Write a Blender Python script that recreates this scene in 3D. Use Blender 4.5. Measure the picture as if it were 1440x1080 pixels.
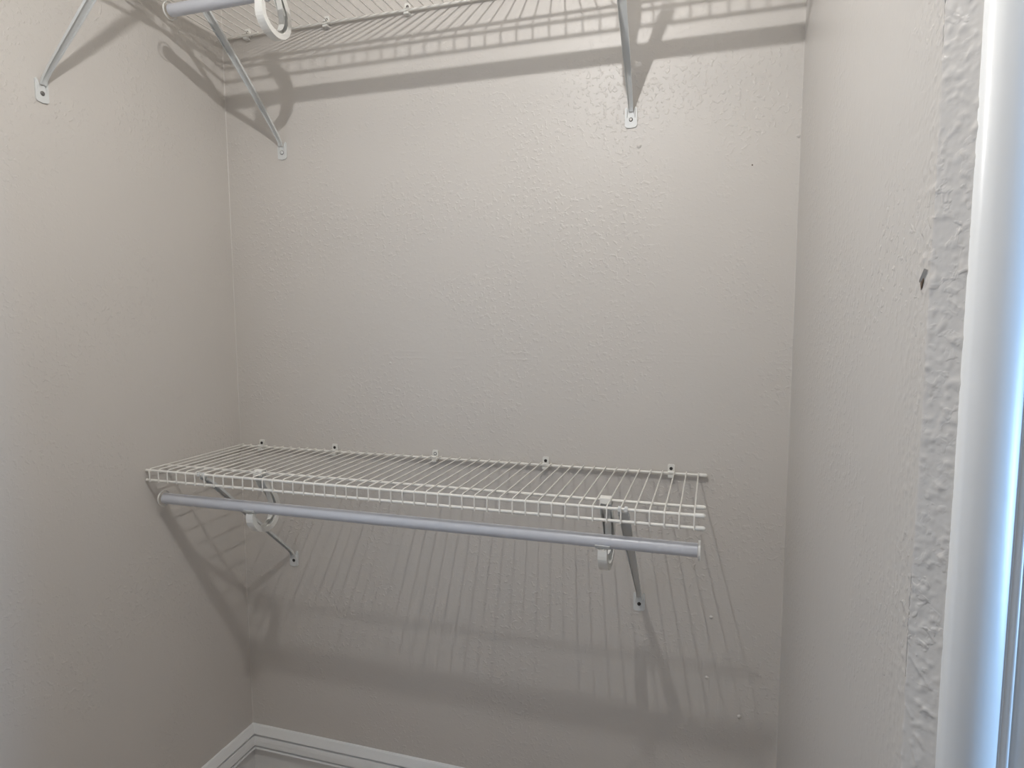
import bpy, bmesh, math, random
from mathutils import Vector, Matrix, noise

random.seed(7)
sc = bpy.context.scene
for o in list(bpy.data.objects):
    bpy.data.objects.remove(o, do_unlink=True)
COL = sc.collection

# ---------------------------------------------------------------- camera, world, lights, exposure
# world frame: back wall y=0, left wall x=0, z=0 is the deck of the lower shelf
cam_d = bpy.data.cameras.new('camera')
cam_d.sensor_fit = 'HORIZONTAL'
cam_d.sensor_width = 36.0
cam_d.lens = 36.0 * 910.45 / 1440.0
cam_d.clip_start = 0.02
cam = bpy.data.objects.new('camera', cam_d)
COL.objects.link(cam)
YAW, PITCH, ROLL = -0.3000, -0.0985, -0.0032
fw = Vector((math.sin(YAW) * math.cos(PITCH), math.cos(YAW) * math.cos(PITCH), math.sin(PITCH)))
rt = Vector((math.cos(YAW), -math.sin(YAW), 0))
up = rt.cross(fw)
rt2 = math.cos(ROLL) * rt + math.sin(ROLL) * up
up2 = -math.sin(ROLL) * rt + math.cos(ROLL) * up
m = Matrix((rt2, up2, -fw)).transposed().to_4x4()
m.translation = Vector((1.2319, -1.4556, 0.3385))
cam.matrix_world = m
sc.camera = cam

w = bpy.data.worlds.new('daylight')
sc.world = w
w.use_nodes = True
w.cycles.sampling_method = 'NONE'      # dim and uniform: no need to aim samples at it
bg = w.node_tree.nodes['Background']
bg.inputs[0].default_value = (0.54, 0.72, 1.0, 1)
bg.inputs[1].default_value = 0.27

def lamp(name, kind, loc, energy, color, **kw):
    d = bpy.data.lights.new(name, kind)
    d.energy = energy
    d.color = color
    for k, v in kw.items():
        setattr(d, k, v)
    o = bpy.data.objects.new(name, d)
    o.location = loc
    COL.objects.link(o)
    return o

# the closet's ceiling lamp: one slim bulb lying along y, sampled as three short pieces
for dy in (-0.016, 0.0, 0.016):
    lamp('closet_bulb', 'POINT', (0.895, -0.98 + dy, 1.205), 6.4, (1.0, 0.99, 0.975), shadow_soft_size=0.008)
win = lamp('bedroom_window_light', 'AREA', (3.3, -1.10, 0.35), 12.0, (0.36, 0.62, 1.0),
           shape='RECTANGLE', size=0.55, size_y=1.6)
win.data.spread = math.radians(44)
win.rotation_euler = (Vector((1.4, -1.25, 0.35)) - win.location).to_track_quat('-Z', 'Y').to_euler()

sc.view_settings.view_transform = 'Standard'
sc.view_settings.look = 'None'
sc.view_settings.gamma = 1.0
sc.view_settings.use_curve_mapping = False
sc.view_settings.exposure = 0.0

# ---------------------------------------------------------------- materials
def mat(name, color, rough=0.5, spec=0.5, metal=0.0):
    mt = bpy.data.materials.new(name)
    mt.use_nodes = True
    b = mt.node_tree.nodes['Principled BSDF']
    b.inputs['Base Color'].default_value = (*color, 1)
    b.inputs['Roughness'].default_value = rough
    b.inputs['Metallic'].default_value = metal
    b.inputs['Specular IOR Level'].default_value = spec
    return mt

def grain(mt, scale, amount, rough_var=0.0, bump=0.0, bump_scale=200):
    """slight procedural colour mottling and fine relief"""
    nt = mt.node_tree
    b = nt.nodes['Principled BSDF']
    base = b.inputs['Base Color'].default_value[:]
    tc = nt.nodes.new('ShaderNodeTexCoord')
    n = nt.nodes.new('ShaderNodeTexNoise')
    n.inputs['Scale'].default_value = scale
    n.inputs['Detail'].default_value = 3
    nt.links.new(tc.outputs['Object'], n.inputs['Vector'])
    mx = nt.nodes.new('ShaderNodeMix')
    mx.data_type = 'RGBA'
    mx.inputs[6].default_value = [c * (1 - amount) for c in base[:3]] + [1]
    mx.inputs[7].default_value = [min(1, c * (1 + amount)) for c in base[:3]] + [1]
    nt.links.new(n.outputs['Fac'], mx.inputs[0])
    nt.links.new(mx.outputs[2], b.inputs['Base Color'])
    if bump:
        n2 = nt.nodes.new('ShaderNodeTexNoise')
        n2.inputs['Scale'].default_value = bump_scale
        nt.links.new(tc.outputs['Object'], n2.inputs['Vector'])
        bp = nt.nodes.new('ShaderNodeBump')
        bp.inputs['Strength'].default_value = 1.0
        bp.inputs['Distance'].default_value = bump
        nt.links.new(n2.outputs['Fac'], bp.inputs['Height'])
        nt.links.new(bp.outputs['Normal'], b.inputs['Normal'])
    return mt

def wall_material(name, color, relief=1.0, seam=None):
    """satin greige paint over an orange-peel / knock-down sprayed texture"""
    mt = mat(name, color, 0.40, 0.45)
    nt = mt.node_tree
    b = nt.nodes['Principled BSDF']
    N = nt.nodes.new
    L = nt.links.new
    tc = N('ShaderNodeTexCoord')
    def nz(scale, detail=2.0, dist=0.0):
        n = N('ShaderNodeTexNoise')
        n.inputs['Scale'].default_value = scale
        n.inputs['Detail'].default_value = detail
        n.inputs['Distortion'].default_value = dist
        L(tc.outputs['Object'], n.inputs['Vector'])
        return n.outputs['Fac']
    def ramp(src, a, c):
        r = N('ShaderNodeMapRange')
        r.interpolation_type = 'SMOOTHSTEP'
        r.inputs['From Min'].default_value = a
        r.inputs['From Max'].default_value = c
        L(src, r.inputs['Value'])
        return r.outputs['Result']
    def math_(op, x, y):
        n = N('ShaderNodeMath')
        n.operation = op
        for i, v in enumerate((x, y)):
            if isinstance(v, (int, float)):
                n.inputs[i].default_value = v
            else:
                L(v, n.inputs[i])
        return n.outputs[0]
    blobs = ramp(nz(105, 2.0, 0.35), 0.52, 0.68)
    patch = ramp(nz(4.5, 2.0), 0.40, 0.62)
    blobs = math_('MULTIPLY', blobs, math_('ADD', math_('MULTIPLY', patch, 0.85), 0.15))
    fine = nz(170, 2.0)
    wavy = nz(14, 2.0)
    h = math_('ADD', math_('MULTIPLY', blobs, 0.9), math_('MULTIPLY', fine, 0.22))
    h = math_('ADD', h, math_('MULTIPLY', wavy, 1.2))
    if seam:
        # faint taped drywall joint: a shallow ridge along one height
        sp = N('ShaderNodeSeparateXYZ')
        L(tc.outputs['Object'], sp.inputs[0])
        for zz, amp in seam:
            d = math_('ABSOLUTE', math_('SUBTRACT', sp.outputs['Z'], zz), 0)
            line = math_('SUBTRACT', 1.0, ramp(d, 0.0, 0.004))
            line = math_('MULTIPLY', math_('MULTIPLY', line, ramp(nz(9, 2), 0.42, 0.6)), ramp(sp.outputs['X'], 0.40, 0.60))
            h = math_('ADD', h, math_('MULTIPLY', line, amp))
    bp = N('ShaderNodeBump')
    bp.inputs['Strength'].default_value = 1.0
    bp.inputs['Distance'].default_value = 0.00062 * relief
    L(h, bp.inputs['Height'])
    L(bp.outputs['Normal'], b.inputs['Normal'])
    mx = N('ShaderNodeMix')
    mx.data_type = 'RGBA'
    mx.inputs[6].default_value = [c * 0.97 for c in color] + [1]
    mx.inputs[7].default_value = [c * 1.03 for c in color] + [1]
    L(nz(3.0, 3.0), mx.inputs[0])
    L(mx.outputs[2], b.inputs['Base Color'])
    return mt

WALLC = (0.622, 0.588, 0.550)
M_WALL = wall_material('greige_wall_paint', WALLC, 1.0, seam=((0.262, 0.35), (0.246, 0.5)))
M_WALLR = wall_material('greige_wall_paint_rough', WALLC, 0.9)
M_CEIL = grain(mat('ceiling_paint', (0.72, 0.69, 0.64), 0.8, 0.2), 8, 0.03, bump=0.001, bump_scale=90)
M_FLOOR = grain(mat('beige_carpet', (0.52, 0.42, 0.33), 0.95, 0.1), 240, 0.25, bump=0.003, bump_scale=320)
M_TRIM = grain(mat('white_trim_paint', (0.78, 0.78, 0.77), 0.35, 0.5), 10, 0.015, bump=0.0002, bump_scale=60)
M_COAT = grain(mat('white_epoxy_coated_steel', (0.82, 0.80, 0.75), 0.33, 0.5), 60, 0.03)
M_ROD = grain(mat('white_enamelled_rod', (0.60, 0.61, 0.65), 0.30, 0.5), 40, 0.03)
M_STEEL = grain(mat('white_enamelled_bracket', (0.68, 0.69, 0.68), 0.38, 0.5), 60, 0.03)
M_PLAST = grain(mat('white_plastic', (0.80, 0.79, 0.75), 0.4, 0.5), 60, 0.02)
M_SCREW = grain(mat('grey_screw_steel', (0.22, 0.21, 0.20), 0.4, 0.5, 0.7), 300, 0.2)
M_DARK = grain(mat('dark_screw_head', (0.035, 0.032, 0.03), 0.5, 0.4), 300, 0.2)
M_BROWN = grain(mat('matte_dark_brown', (0.16, 0.12, 0.09), 0.9, 0.1), 400, 0.3)

# ---------------------------------------------------------------- helpers
class MB:
    """collects shapes for ONE mesh object"""
    def __init__(self):
        self.v = []
        self.f = []
        self.s = []
    def add(self, verts, faces, smooth=False):
        o = len(self.v)
        self.v += [tuple(p) for p in verts]
        self.f += [tuple(i + o for i in f) for f in faces]
        self.s += [smooth] * len(faces)
        return self
    def box(self, a, b, bevel=0.0):
        bm = bmesh.new()
        bmesh.ops.create_cube(bm, size=1)
        c = [(a[i] + b[i]) / 2 for i in range(3)]
        d = [abs(b[i] - a[i]) for i in range(3)]
        for v in bm.verts:
            v.co = Vector([c[i] + v.co[i] * d[i] for i in range(3)])
        if bevel:
            bmesh.ops.bevel(bm, geom=bm.edges[:], offset=bevel, segments=2, affect='EDGES', profile=0.6)
        bm.verts.index_update()
        self.add([v.co.copy() for v in bm.verts], [[v.index for v in f.verts] for f in bm.faces], False)
        bm.free()
        return self
    def tube(self, path, r, n=8, caps=True):
        P = [Vector(p) for p in path]
        R = r if isinstance(r, (list, tuple)) else [r] * len(P)
        T = []
        for i in range(len(P)):
            a = P[max(0, i - 1)]
            b = P[min(len(P) - 1, i + 1)]
            T.append((b - a).normalized())
        ref = Vector((0, 0, 1)) if abs(T[0].z) < 0.9 else Vector((1, 0, 0))
        u = T[0].cross(ref).normalized()
        vs, fs = [], []
        for i, p in enumerate(P):
            u = (u - T[i] * u.dot(T[i])).normalized()
            v = T[i].cross(u)
            for k in range(n):
                a = 2 * math.pi * k / n
                vs.append(p + R[i] * (math.cos(a) * u + math.sin(a) * v))
        for i in range(len(P) - 1):
            for k in range(n):
                fs.append((i * n + k, i * n + (k + 1) % n, (i + 1) * n + (k + 1) % n, (i + 1) * n + k))
        self.add(vs, fs, True)
        if caps:
            self.add(vs[:n], [tuple(range(n))[::-1]])
            self.add(vs[-n:], [tuple(range(n))])
        return self
    def sweep(self, path, prof):
        """sweep closed profile (a along x, b along inward normal) along a path in the yz plane.
        path items: (y, z, width_scale); the inward normal is on the left of travel in (y, z)"""
        vs, fs = [], []
        n = len(prof)
        for i, p in enumerate(path):
            a = path[max(0, i - 1)]
            b = path[min(len(path) - 1, i + 1)]
            t = Vector((b[0] - a[0], b[1] - a[1])).normalized()
            nx = Vector((-t.y, t.x))
            for (pa, pb) in prof:
                vs.append((pa * p[2], p[0] + nx.x * pb, p[1] + nx.y * pb))
        for i in range(len(path) - 1):
            for k in range(n):
                fs.append((i * n + k, i * n + (k + 1) % n, (i + 1) * n + (k + 1) % n, (i + 1) * n + k))
        self.add(vs, fs, False)
        self.add(vs[:n], [tuple(range(n))[::-1]])
        self.add(vs[-n:], [tuple(range(n))])
        return self
    def plate(self, outline, y0, y1):
        """extrude an (x, z) outline between two y planes"""
        n = len(outline)
        vs = [(x, y0, z) for x, z in outline] + [(x, y1, z) for x, z in outline]
        fs = [tuple(range(n)), tuple(range(n, 2 * n))[::-1]]
        fs += [(k, (k + 1) % n, n + (k + 1) % n, n + k) for k in range(n)]
        return self.add(vs, fs)
    def mesh(self, name):
        me = bpy.data.meshes.new(name)
        me.from_pydata(self.v, [], self.f)
        bm = bmesh.new()
        bm.from_mesh(me)
        bmesh.ops.recalc_face_normals(bm, faces=bm.faces[:])
        bm.to_mesh(me)
        bm.free()
        for p, s in zip(me.polygons, self.s):
            p.use_smooth = s
        return me
    def build(self, name, material, parent=None, loc=None):
        me = self.mesh(name)
        me.materials.append(material)
        return link(name, me, parent, loc)

def link(name, me, parent=None, loc=None):
    o = bpy.data.objects.new(name, me)
    COL.objects.link(o)
    if parent:
        o.parent = parent
    if loc:
        o.location = loc
    return o

def thing(name, label, cat, loc, rotz=0.0, group=None):
    o = bpy.data.objects.new(name, None)
    o.empty_display_size = 0.03
    o.location = loc
    o.rotation_euler = (0, 0, rotz)
    COL.objects.link(o)
    o['label'] = label
    o['category'] = cat
    if group:
        o['group'] = group
    return o

def dup(root, loc, rotz=0.0, label=None):
    r = root.copy()
    COL.objects.link(r)
    r.location = loc
    r.rotation_euler = (0, 0, rotz)
    if label:
        r['label'] = label
    for ch in list(root.children):
        c = ch.copy()
        COL.objects.link(c)
        c.parent = r
        for g in list(ch.children):
            d = g.copy()
            COL.objects.link(d)
            d.parent = c
    return r

def struct(o):
    o['kind'] = 'structure'
    return o

# ---------------------------------------------------------------- the room
W = 1.3915
FLOOR, CEIL = -1.02, 1.40
DEPTH = -2.15
DOOR0, DOOR1 = -0.88, -1.68
HEAD = 1.06

def grid_wall(name, origin, du, dv, nu, nv, material):
    me = MB()
    o = Vector(origin)
    du = Vector(du)
    dv = Vector(dv)
    vs = [o + du * (i / nu) + dv * (j / nv) for j in range(nv + 1) for i in range(nu + 1)]
    fs = [(j * (nu + 1) + i, j * (nu + 1) + i + 1, (j + 1) * (nu + 1) + i + 1, (j + 1) * (nu + 1) + i)
          for j in range(nv) for i in range(nu)]
    me.add(vs, fs)
    return struct(me.build(name, material))

wall_back = MB().box((-0.1, 0, FLOOR - 0.05), (W + 0.12, 0.1, CEIL + 0.05)).build('wall_back', M_WALL)
struct(wall_back)
wall_left = struct(MB().box((-0.1, DEPTH - 0.1, FLOOR - 0.05), (0, 0, CEIL + 0.05)).build('wall_left', M_WALL))
struct(MB().box((0, DEPTH - 0.1, FLOOR - 0.05), (W + 0.12, DEPTH, CEIL + 0.05)).build('wall_front', M_WALL))
struct(MB().box((-0.1, DEPTH - 0.1, FLOOR - 0.06), (4.2, 0.1, FLOOR)).build('floor', M_FLOOR))
struct(MB().box((-0.1, DEPTH - 0.1, CEIL), (W + 0.12, 0.1, CEIL + 0.06)).build('ceiling', M_CEIL))

# right wall: one sheet that runs from the back corner to a soft bullnose at the doorway and turns
# into the narrow drywall return; the sprayed texture near the doorway is real relief
RIDGES = [((1.3930, 0.0643), (1.4057, 0.0444), 0.0009, 0.0012), ((1.3920, 0.0213), (1.3963, 0.0128), 0.0009, 0.0012),
          ((1.3968, -0.0085), (1.4006, -0.0237), 0.0009, 0.0012), ((1.4001, 0.0005), (1.4032, -0.0078), 0.0010, 0.0010),
          ((1.4034, 0.0258), (1.4078, 0.0233), 0.0014, 0.0018), ((1.4004, 0.0222), (1.4034, 0.0258), 0.0009, 0.0013)]

def spray(s, z):
    p = Vector((s * 1.0, z * 1.0, 0.37))
    a = noise.noise(p * 190)
    b = noise.noise(p * 95 + Vector((3, 1, 0)))
    c = noise.noise(p * 420)
    return max(0.0, a - 0.12) * 1.3 + max(0.0, b - 0.18) * 1.5 + c * 0.10

JX = 1.4112
def right_wall():
    prof = []                                      # (x, y, nx, ny, s, amp)
    s = 0.0
    ys = [0.0, -0.2, -0.4, -0.55, -0.65, -0.70, -0.72]
    y = -0.72
    while y > -0.8735:
        y -= 0.0022
        ys.append(y)
    for y in ys:
        prof.append((W, y, -1.0, 0.0, -y))
    yl = ys[-1]
    R = 0.0035                                     # slightly eased edge, then a 45 degree corner bead
    q = math.pi / 4
    for k in range(1, 6):
        a = q * k / 5
        prof.append((W + R - R * math.cos(a), yl - R * math.sin(a), -math.cos(a), -math.sin(a), -yl + R * a))
    xs, ylast, sl = prof[-1][0], prof[-1][1], prof[-1][4]
    while xs < JX:
        xs += 0.0008
        ylast -= 0.0008
        sl += 0.0011314
        prof.append((xs, ylast, -math.cos(q), -math.sin(q), sl))
    ylast = -0.870
    prof.append((xs + 0.004, ylast, 0.0, -1.0, sl + 0.01))
    prof.append((1.5115, ylast, 0.0, -1.0, sl + 0.1))
    zs = [FLOOR - 0.02, -0.6, -0.3, -0.12]
    z = -0.08
    while z < 0.72:
        zs.append(z)
        z += 0.0016
    zs += [0.80, 1.0, 1.2, CEIL + 0.02]
    vs, fs = [], []
    n = len(prof)
    for z in zs:
        for (x, y, nx, ny, s) in prof:
            amp = 0.0
            if -0.08 <= z <= 0.72 and s > 0.72 and x < JX + 0.001:
                amp = 0.0011 if s > yl * -1 else 0.0011 * ((s - 0.72) / (-yl - 0.72)) ** 2.2
            h = amp * spray(s, z) if amp else 0.0
            if amp and x > W + 0.0005:
                for (p, q, wd, ht) in RIDGES:
                    ax, az = p
                    bx, bz = q
                    t = max(0, min(1, ((x - ax) * (bx - ax) + (z - az) * (bz - az)) / ((bx - ax) ** 2 + (bz - az) ** 2)))
                    d = math.hypot(x - ax - t * (bx - ax), z - az - t * (bz - az))
                    if d < wd * 2:
                        h += ht * 0.8 * math.exp(-(d / wd * 1.3) ** 2)
            wob = 0.0018 * noise.noise(Vector((7.0, 2.0, z * 6.0))) if amp else 0.0
            vs.append((x + nx * h, y + ny * h + wob * (1 if s > -yl else 0.0), z))
    for j in range(len(zs) - 1):
        for i in range(n - 1):
            fs.append((j * n + i, j * n + i + 1, (j + 1) * n + i + 1, (j + 1) * n + i))
    mb = MB()
    mb.add(vs, fs, True)
    mb.box((W, DOOR1, HEAD), (W + 0.12, DOOR0, CEIL + 0.02))
    mb.box((W, DEPTH, FLOOR - 0.02), (W + 0.12, DOOR1, CEIL + 0.02))
    me = mb.mesh('wall_right')
    me.materials.append(M_WALLR)
    return struct(link('wall_right', me))

wall_right = right_wall()

# thin painted caulk fillets down the two corners
def caulk(x, sgn, par):
    mb = MB()
    n = 60
    vs, fs = [], []
    for j in range(n + 1):
        z = FLOOR + 0.2 + (CEIL - FLOOR - 0.2) * j / n
        r = 0.0012 * (1 + 0.7 * noise.noise(Vector((x, 4.0, z * 9))))
        vs += [(x, -r * 1.3, z), (x + sgn * r * 0.45, -r * 0.45, z), (x + sgn * r * 1.3, 0, z)]
    for j in range(n):
        for i in range(2):
            fs.append((j * 3 + i, j * 3 + i + 1, (j + 1) * 3 + i + 1, (j + 1) * 3 + i))
    mb.add(vs, fs, True)
    return mb.build('caulk_bead', M_WALLR, par)
caulk(0.0, 1, wall_left)
caulk(W, -1, wall_back)

# little marks in the paint
def disc_on_back(name, x, z, r, material, h=0.0012, par=wall_back):
    mb = MB()
    n = 9
    ring = [(x + r * math.cos(2 * math.pi * k / n) * random.uniform(0.75, 1.2), 0.0005,
             z + r * math.sin(2 * math.pi * k / n) * random.uniform(0.75, 1.2)) for k in range(n)]
    ring2 = [(x + (p[0] - x) * 0.55, -h, z + (p[2] - z) * 0.55) for p in ring]
    vs = ring + ring2
    fs = [(k, (k + 1) % n, n + (k + 1) % n, n + k) for k in range(n)] + [tuple(range(n, 2 * n))]
    mb.add(vs, fs, True)
    return mb.build(name, material, par)
disc_on_back('nail_hole', 1.3008, 0.6545, 0.0022, M_BROWN, 0.0006)
for (x, z, r) in ((1.2449, -0.3231, 0.005), (1.2394, -0.4659, 0.005), (1.3115, -0.5458, 0.006), (0.463, 0.232, 0.004),
                  (1.07, 0.71, 0.006), (1.387, 0.705, 0.005)):
    disc_on_back('paint_lump', x, z, r, M_WALLR, 0.0022)
# flake of paint lifted off the doorway edge of the right wall
mb = MB()
mb.add([(W - 0.0002, -0.8535, 0.3665), (W - 0.0002, -0.8705, 0.3765), (W - 0.0026, -0.8695, 0.3778), (W - 0.0020, -0.8550, 0.3685),
        (W - 0.0008, -0.862, 0.3742)],
       [(0, 1, 2, 3), (0, 3, 4), (3, 2, 4), (2, 1, 4), (0, 4, 1)])
mb.build('paint_flake', M_WALLR, wall_right)
mb = MB()
mb.add([(W - 0.0009, -0.8550, 0.3670), (W - 0.0009, -0.8630, 0.3710), (W - 0.0009, -0.8575, 0.3610), (W + 0.001, -0.858, 0.366)],
       [(0, 1, 2), (0, 3, 1), (1, 3, 2), (2, 3, 0)])
mb.build('brown_spot', M_BROWN, wall_right)  # small dark brown triangle just below the flake

# baseboards: profile (distance from the wall, height)
BBP = [(0.000, -0.8085), (0.0020, -0.8090), (0.0050, -0.8120), (0.0140, -0.8295), (0.0146, -0.8320), (0.0080, -0.8332),
       (0.0080, -0.8372), (0.0150, -0.8384), (0.0180, -0.8480), (0.0200, -0.8590), (0.0200, -0.8615), (0.0130, -0.8627),
       (0.0130, -0.8662), (0.0215, -0.8674), (0.0222, -0.8700), (0.0205, -0.8722), (0.0100, -0.8740), (0.0095, FLOOR), (0.0, FLOOR)]
def baseboard(name, p0, p1, nrm, m0, m1):
    """m0, m1: how far each end is mitred per unit of depth"""
    mb = MB()
    p0 = Vector(p0)
    p1 = Vector(p1)
    d = (p1 - p0).normalized()
    nrm = Vector(nrm)
    n = len(BBP)
    vs = []
    for p, mm in ((p0, m0), (p1, -m1)):
        for (k, z) in BBP:
            q = p + nrm * k + d * (k * mm)
            vs.append((q.x, q.y, z))
    fs = [(k, (k + 1) % n, n + (k + 1) % n, n + k) for k in range(n)]
    fs += [tuple(range(n))[::-1], tuple(range(n, 2 * n))]
    mb.add(vs, fs)
    return struct(mb.build(name, M_TRIM))
baseboard('baseboard_back', (0, 0, 0), (W, 0, 0), (0, -1, 0), 1, 1)
baseboard('baseboard_left', (0, 0, 0), (0, DEPTH, 0), (1, 0, 0), 1, 0)

# white door jamb board beside the doorway, with its moulded edge
JP = [(1.4102, -0.8700), (1.4102, -0.8950), (1.4110, -0.8985), (1.4145, -0.9020), (1.4210, -0.9048), (1.4290, -0.9058),
      (1.4350, -0.9054), (1.4400, -0.9040), (1.4450, -0.9015), (1.4490, -0.8985), (1.4515, -0.8955), (1.4525, -0.8960),
      (1.4540, -0.8978), (1.4560, -0.8982), (1.4578, -0.8970), (1.4586, -0.8940), (1.4595, -0.8915), (1.4630, -0.8905),
      (1.4645, -0.8930), (1.4680, -0.8950), (1.4950, -0.8956), (1.5200, -0.8950), (1.5250, -0.8900), (1.5250, -0.8700)]
mb = MB()
n = len(JP)
vs = [(x, y, FLOOR) for x, y in JP] + [(x, y, HEAD) for x, y in JP]
mb.add(vs, [(k, (k + 1) % n, n + (k + 1) % n, n + k) for k in range(n)] + [tuple(range(n)), tuple(range(n, 2 * n))[::-1]], True)
trim = struct(mb.build('trim_1', M_TRIM))
trim['label'] = 'smooth white door jamb moulding at the right edge of the view'

# ---------------------------------------------------------------- ventilated wire shelves
RAIL = 0.0031
WIRE = 0.00155
D = 0.3150
def wire_path():
    zt = RAIL + WIRE * 0.7
    yf = -(D + 0.0035)
    pts = [(0, -0.006, zt), (0, -0.13, zt), (0, -0.2625, zt), (0, yf + 0.006, zt)]
    for k in (1, 2, 3):
        a = math.pi / 2 * k / 3
        pts.append((0, yf + 0.006 - 0.006 * math.sin(a), zt - 0.006 + 0.006 * math.cos(a)))
    pts.append((0, yf, -0.0255))
    return pts
wire_me = MB().tube(wire_path(), WIRE, 5).mesh('wire')
wire_me.materials.append(M_COAT)

def wire_shelf(label, loc, rotz, first, count, x0, x1, cap_left, cap_right):
    t = thing('wire_shelf', label, 'shelf', loc, rotz, 'white ventilated wire shelves')
    for i in range(count):
        o = link('wire', wire_me, t)
        o.location = (first + 0.0254 * i, 0, 0)
    for (y, z, r) in ((-0.0095, 0, RAIL), (-0.2625, 0, RAIL), (-D, 0, RAIL), (-D, -0.0225, RAIL)):
        rail = MB().tube([(x0, y, z), (x1, y, z)], r, 12).build('rail', M_COAT, t)
        for use, xe, sg in ((cap_left, x0, -1), (cap_right, x1, 1)):
            if use:
                q = [(xe - sg * 0.014, y, z), (xe - sg * 0.0135, y, z), (xe + sg * 0.002, y, z), (xe + sg * 0.0042, y, z),
                     (xe + sg * 0.0052, y, z)]
                MB().tube(q, [0.0038, 0.0043, 0.0043, 0.0032, 0.0012], 12).build('end_cap', M_PLAST, rail)
    return t

ZU = 1.0585
wire_shelf('low white wire shelf spanning most of the back wall at waist height', (0, 0, 0), 0, 0.0163, 48, 0.004, 1.2235, False, True)
wire_shelf('high white wire shelf on the back wall seen from below at the top', (0, 0, ZU), 0, 0.0145, 54, 0.004, W - 0.004, False, False)
wire_shelf('high white wire shelf along the left wall above its bracket', (0, -1.94, ZU + 0.040), math.pi / 2, 0.02, 62, 0.004, 1.59, False, True)

# ---------------------------------------------------------------- wall clips holding the back rail
def wall_clip(label, x, z, screw='dark'):
    t = thing('wall_clip', label, 'clip', (x, 0, z), 0, 'plastic clips along the back rails')
    mb = MB()
    out = [(-0.0075, -0.004), (0.0075, -0.004), (0.0075, 0.0165), (0.0058, 0.0185), (-0.0058, 0.0185), (-0.0075, 0.0165)]
    mb.plate(out, -0.0002, -0.0042)
    hook = []
    for k in range(9):
        a = math.radians(150 - 255 * k / 8)
        hook.append((-0.0095 - 0.0050 * math.cos(a) * -1, 0.0052 * math.sin(a)))
    vs, fs = [], []
    for (y, zz) in hook:
        yo = -0.0095 + (y + 0.0095) * 0.68
        zo = zz * 0.68
        vs += [(-0.0062, y, zz), (0.0062, y, zz), (0.0062, yo, zo), (-0.0062, yo, zo)]
    for k in range(len(hook) - 1):
        for i in range(4):
            fs.append((k * 4 + i, k * 4 + (i + 1) % 4, (k + 1) * 4 + (i + 1) % 4, (k + 1) * 4 + i))
    fs += [(3, 2, 1, 0), tuple((len(hook) - 1) * 4 + i for i in range(4))]
    mb.add(vs, fs)
    mb.box((-0.0062, -0.0145, -0.0095), (0.0062, -0.0002, -0.0042), 0.001)
    body = mb.build('clip_body', M_PLAST, t)
    ms = {'dark': M_DARK, 'grey': M_SCREW, 'pin': M_PLAST}[screw]
    r = 0.0037 if screw != 'pin' else 0.0026
    MB().tube([(0, -0.004, 0.0098), (0, -0.0052, 0.0098), (0, -0.0058, 0.0098)], [r, r, r * 0.6], 10).build(
        'screw' if screw != 'pin' else 'pin', ms, t)
    if screw == 'pin':
        MB().tube([(0, -0.004, 0.0098), (0, -0.00445, 0.0098)], [0.0044, 0.0044], 10).build('screw_hole', M_SCREW, t)
    return t
for x, lab, s in ((0.0732, 'white clip with dark screw on the low shelf nearest the left corner', 'dark'),
                  (0.2989, 'white clip with dark screw on the low shelf, second from the left corner', 'dark'),
                  (0.5832, 'white clip with a pale pin in the middle of the low shelf back rail', 'pin'),
                  (0.8650, 'white clip with dark screw on the low shelf, second from its free right end', 'dark'),
                  (1.1517, 'white clip with dark screw at the free right end of the low shelf', 'dark')):
    wall_clip(lab, x, 0, s)
for x, lab in ((0.0814, 'white clip under the high shelf nearest the left corner'),
               (0.3127, 'white clip under the high shelf just right of the rod hook'),
               (0.5300, 'white clip under the high shelf where its rail leaves the frame')):
    wall_clip(lab, x, ZU, 'grey')

# ---------------------------------------------------------------- diagonal support braces
def smooth_path(ctrl, n):
    """Catmull-Rom through control tuples"""
    out = []
    C = [ctrl[0]] + list(ctrl) + [ctrl[-1]]
    for i in range(1, len(C) - 2):
        for k in range(n):
            t = k / n
            out.append(tuple(0.5 * (2 * C[i][j] + (C[i + 1][j] - C[i - 1][j]) * t
                       + (2 * C[i - 1][j] - 5 * C[i][j] + 4 * C[i + 1][j] - C[i + 2][j]) * t * t
                       + (3 * C[i][j] - C[i - 1][j] - 3 * C[i + 1][j] + C[i + 2][j]) * t ** 3) for j in range(len(C[i]))))
    out.append(tuple(ctrl[-1]))
    return out

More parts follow.
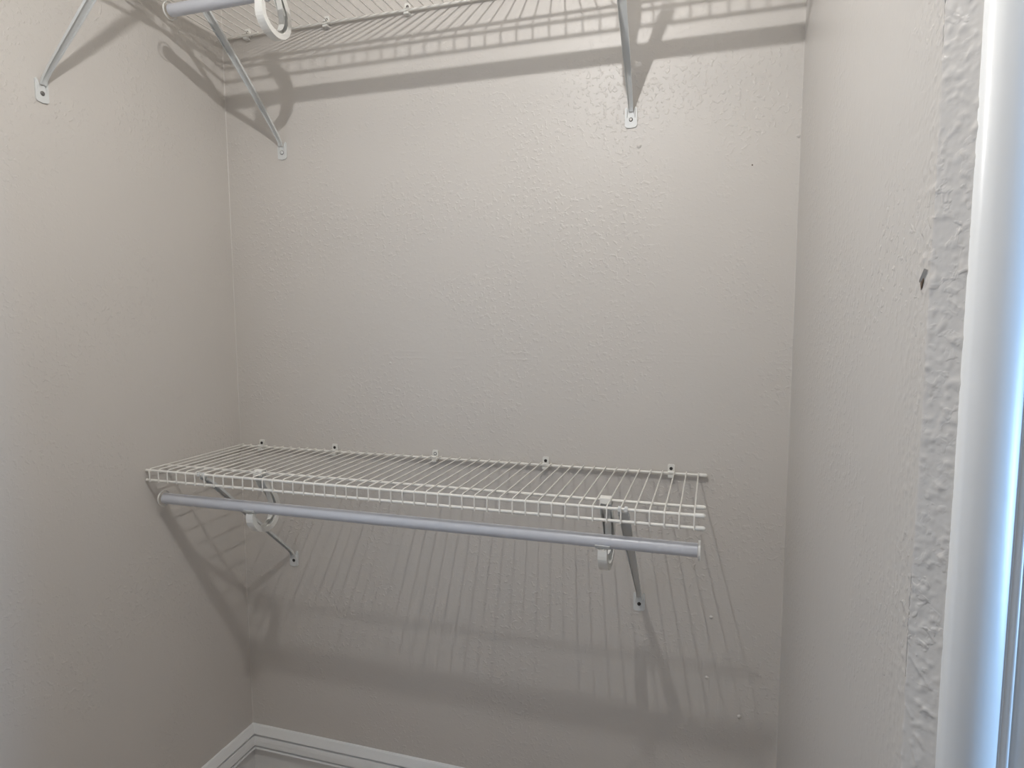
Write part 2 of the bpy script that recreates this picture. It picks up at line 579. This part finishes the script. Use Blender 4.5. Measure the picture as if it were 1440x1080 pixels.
def brace(label, loc, rotz, drop, screw, bow=0.0):
    """drop: how far the top of the wall foot lies below the shelf deck; z=0 is the deck"""
    t = thing('shelf_brace', label, 'bracket', loc, rotz, 'diagonal shelf braces')
    z0 = -drop
    # bar: shallow channel that widens upward
    k = drop / 0.3105
    ctrl = [(-0.0035, z0 - 0.004, 0.50), (-0.020, z0 + 0.020 * k + bow * 0.3, 0.58), (-0.10, z0 + 0.10 * k + bow, 0.80),
            (-0.20, z0 + 0.20 * k + bow, 0.95), (-0.285, z0 + 0.285 * k + bow * 0.3, 1.0), (-0.3105, -0.0065, 1.0)]
    path = smooth_path(ctrl, 4)
    hw, fl, th = 0.0096, 0.0055, 0.0014
    prof = [(-hw, 0), (hw, 0), (hw, fl), (hw - th, fl), (hw - th, th), (-hw + th, th), (-hw + th, fl), (-hw, fl)]
    MB().sweep(path, prof).build('bar', M_STEEL, t)
    # twin hooks over the front rail
    for s in (-1, 1):
        mb = MB()
        c = s * 0.0058
        hk = [(-0.3075, -0.0105, 1), (-0.3095, -0.002, 1), (-0.3105, 0.0028, 1), (-0.3150, 0.0050, 1), (-0.3192, 0.0028, 1), (-0.3196, -0.0030, 1)]
        mb.sweep(hk, [(c - 0.0028, -0.0008), (c + 0.0028, -0.0008), (c + 0.0028, 0.0010), (c - 0.0028, 0.0010)])
        mb.build('rail_hook', M_STEEL, t)
    # wall foot
    mb = MB()
    hw, top, bot = 0.0130, z0 + 0.006, z0 - 0.038
    out = [(-hw, bot + 0.005), (-hw + 0.003, bot + 0.0015), (0, bot), (hw - 0.003, bot + 0.0015), (hw, bot + 0.005),
           (hw, top - 0.003), (hw - 0.003, top), (0.0065, top - 0.004), (0.0045, top - 0.0105), (0, top - 0.0125),
           (-0.0045, top - 0.0105), (-0.0065, top - 0.004), (-hw + 0.003, top), (-hw, top - 0.003)]
    mb.plate(out, -0.0002, -0.0026)
    for s in (-1, 1):                               # pressed ribs beside the bar
        mb.tube([(s * 0.0088, -0.0026, z0 + 0.002), (s * 0.0080, -0.0036, z0 - 0.006), (s * 0.0084, -0.0026, z0 - 0.016)],
                [0.0012, 0.0018, 0.0010], 6)
    mb.build('foot_plate', M_STEEL, t)
    zc = z0 - 0.0205
    ms = {'dark': M_DARK, 'grey': M_SCREW, 'white': M_STEEL}[screw]
    MB().tube([(0, -0.0022, zc), (0, -0.0036, zc), (0, -0.0046, zc)], [0.0043, 0.0043, 0.0026], 12).build('screw', ms, t)
    if screw == 'white':
        MB().tube([(0, -0.0022, zc), (0, -0.0030, zc)], [0.0056, 0.0056], 12).build('screw_recess', M_SCREW, t)
    return t
brace('slim white brace under the left part of the low shelf', (0.160, 0, 0), 0, 0.289, 'dark')
brace('slim white brace under the free right end of the low shelf', (1.0865, 0, 0), 0, 0.291, 'dark')
brace('white diagonal brace under the high shelf beside the left corner of the back wall', (0.170, 0, ZU), 0, 0.273, 'white', 0.008)
brace('white diagonal brace with silver screw under the high shelf, right part of back wall', (1.052, 0, ZU), 0, 0.2715, 'grey', 0.008)
brace('white diagonal brace screwed to the left wall at the top', (0, -0.4965, ZU + 0.040), math.pi / 2, 0.308, 'grey', 0.0)

# ---------------------------------------------------------------- hanging rods
def rod(label, y, z, x0, x1):
    t = thing('closet_rod', label, 'rod', (0, y, z), 0, 'round white hanging rods')
    n = 28
    MB().tube([(x0, 0, 0), (x1, 0, 0)], 0.0127, n, False).build('tube', M_ROD, t)
    for xe, sg in ((x0, -1), (x1, 1)):
        mb = MB()
        q = [(xe + sg * 0.0005, 0, 0), (xe + sg * 0.0005, 0, 0), (xe + sg * 0.0035, 0, 0), (xe + sg * 0.0040, 0, 0),
             (xe + sg * 0.0066, 0, 0), (xe + sg * 0.0072, 0, 0)]
        mb.tube(q, [0.0105, 0.0118, 0.0118, 0.0178, 0.0182, 0.0168], n)
        # lip of the cup, turned back over the tube's end
        mb.tube([(xe + sg * 0.0046, 0, 0), (xe + sg * 0.0010, 0, 0)], [0.0182, 0.0178], n, False)
        mb.tube([(xe + sg * 0.0010, 0, 0), (xe + sg * 0.0046, 0, 0)], [0.0178, 0.0160], n, False)
        mb.build('end_cap', M_PLAST, t)
    return t
ROD_Y = -0.290
rod('white rod hung below the low wire shelf on two hooks', ROD_Y, -0.0705, 0.028, 1.2165)
rod('white rod at the top of the view under the high shelf', ROD_Y, ZU - 0.0655, 0.118, W - 0.012)

# ---------------------------------------------------------------- rod hooks
def rod_hook(label, loc, dz):
    """dz: height of the rod axis relative to the deck"""
    t = thing('rod_hook', label, 'hook', loc, 0, 'open hooks carrying the rods')
    rb = dz - 0.0127
    ctrl = [(-0.2560, -0.006), (-0.2480, -0.024), (-0.2270, -0.046), (-0.2120, -0.074), (-0.2090, -0.096), (-0.2150, -0.116),
            (-0.2310, -0.131), (-0.2520, -0.1365), (-0.2740, -0.132), (-0.2920, -0.119), (-0.3015, -0.103), (-0.3020, rb - 0.001)]
    path = [p + (1.0,) for p in smooth_path(ctrl, 3)]
    # back strap a little wider than the front arm
    path = [(y, z, 1.15 - 0.35 * (i / (len(path) - 1))) for i, (y, z, _) in enumerate(path)]
    hw, fl, th = 0.0105, 0.0120, 0.0014
    # travelling down the back, under and up the front: inward side is on the right, so flanges take negative b
    prof = [(-hw, 0), (hw, 0), (hw, -fl), (hw - th, -fl), (hw - th, -th), (-hw + th, -th), (-hw + th, -fl), (-hw, -fl)]
    MB().sweep(path, prof).build('channel_strap', M_PLAST, t)
    # cross ribs in the bottom of the channel
    for k in (20, 23):
        a = path[k]
        c = Vector((a[0] + 0.252, a[1] + 0.09))
        c.normalize()
        MB().tube([(-0.0075, a[0] - c.x * 0.0022, a[1] - c.y * 0.0022), (0.0075, a[0] - c.x * 0.0022, a[1] - c.y * 0.0022)],
                  0.0017, 6).build('rib', M_STEEL, t)
    # tongue: flat inner strap that ends round above the bend
    tp = [(-0.2500, -0.020), (-0.2380, -0.047), (-0.2290, -0.074), (-0.2270, -0.092), (-0.2320, -0.107), (-0.2390, -0.1145)]
    sp = smooth_path([p + (1.0,) for p in tp], 3)
    m2 = len(sp)
    sp = [(y, z, 1.0 if i < m2 - 4 else (0.94, 0.82, 0.62, 0.3)[i - m2 + 4]) for i, (y, z, _) in enumerate(sp)]
    MB().sweep(sp, [(-0.0062, -0.0014), (0.0062, -0.0014), (0.0062, 0.0010), (-0.0062, 0.0010)]).build('tongue', M_PLAST, t)
    # saddle that grips the middle rail
    mb = MB()
    vs, fs = [], []
    hk = [(-0.2510, -0.012), (-0.2520, 0.0030), (-0.2545, 0.0056), (-0.2640, 0.0062), (-0.2685, 0.0040), (-0.2700, -0.0055)]
    mb.sweep([p + (1.0,) for p in hk], [(-0.0108, -0.0010), (0.0108, -0.0010), (0.0108, 0.0012), (-0.0108, 0.0012)])
    mb.build('saddle', M_PLAST, t)
    # cradle under the rod
    mb = MB()
    cr = []
    for k in range(7):
        a = math.radians(-160 + 100 * k / 6)
        cr.append((ROD_Y + 0.0138 * math.cos(a), dz + 0.0138 * math.sin(a), 1.0))
    mb.sweep(cr, [(-0.0135, -0.0008), (0.0135, -0.0008), (0.0135, 0.0008), (-0.0135, 0.0008)])
    mb.build('cradle', M_STEEL, t)
    return t
rod_hook('white hook under the left part of the low rod', (0.2700, 0, 0), -0.0705)
rod_hook('white hook near the free right end of the low rod', (1.0480, 0, 0), -0.0705)
rod_hook('white hook under the high rod at the top left', (0.3460, 0, ZU), -0.0655)
rod_hook('white hook under the high rod above the bracket with the silver screw', (1.0120, 0, ZU), -0.0655)
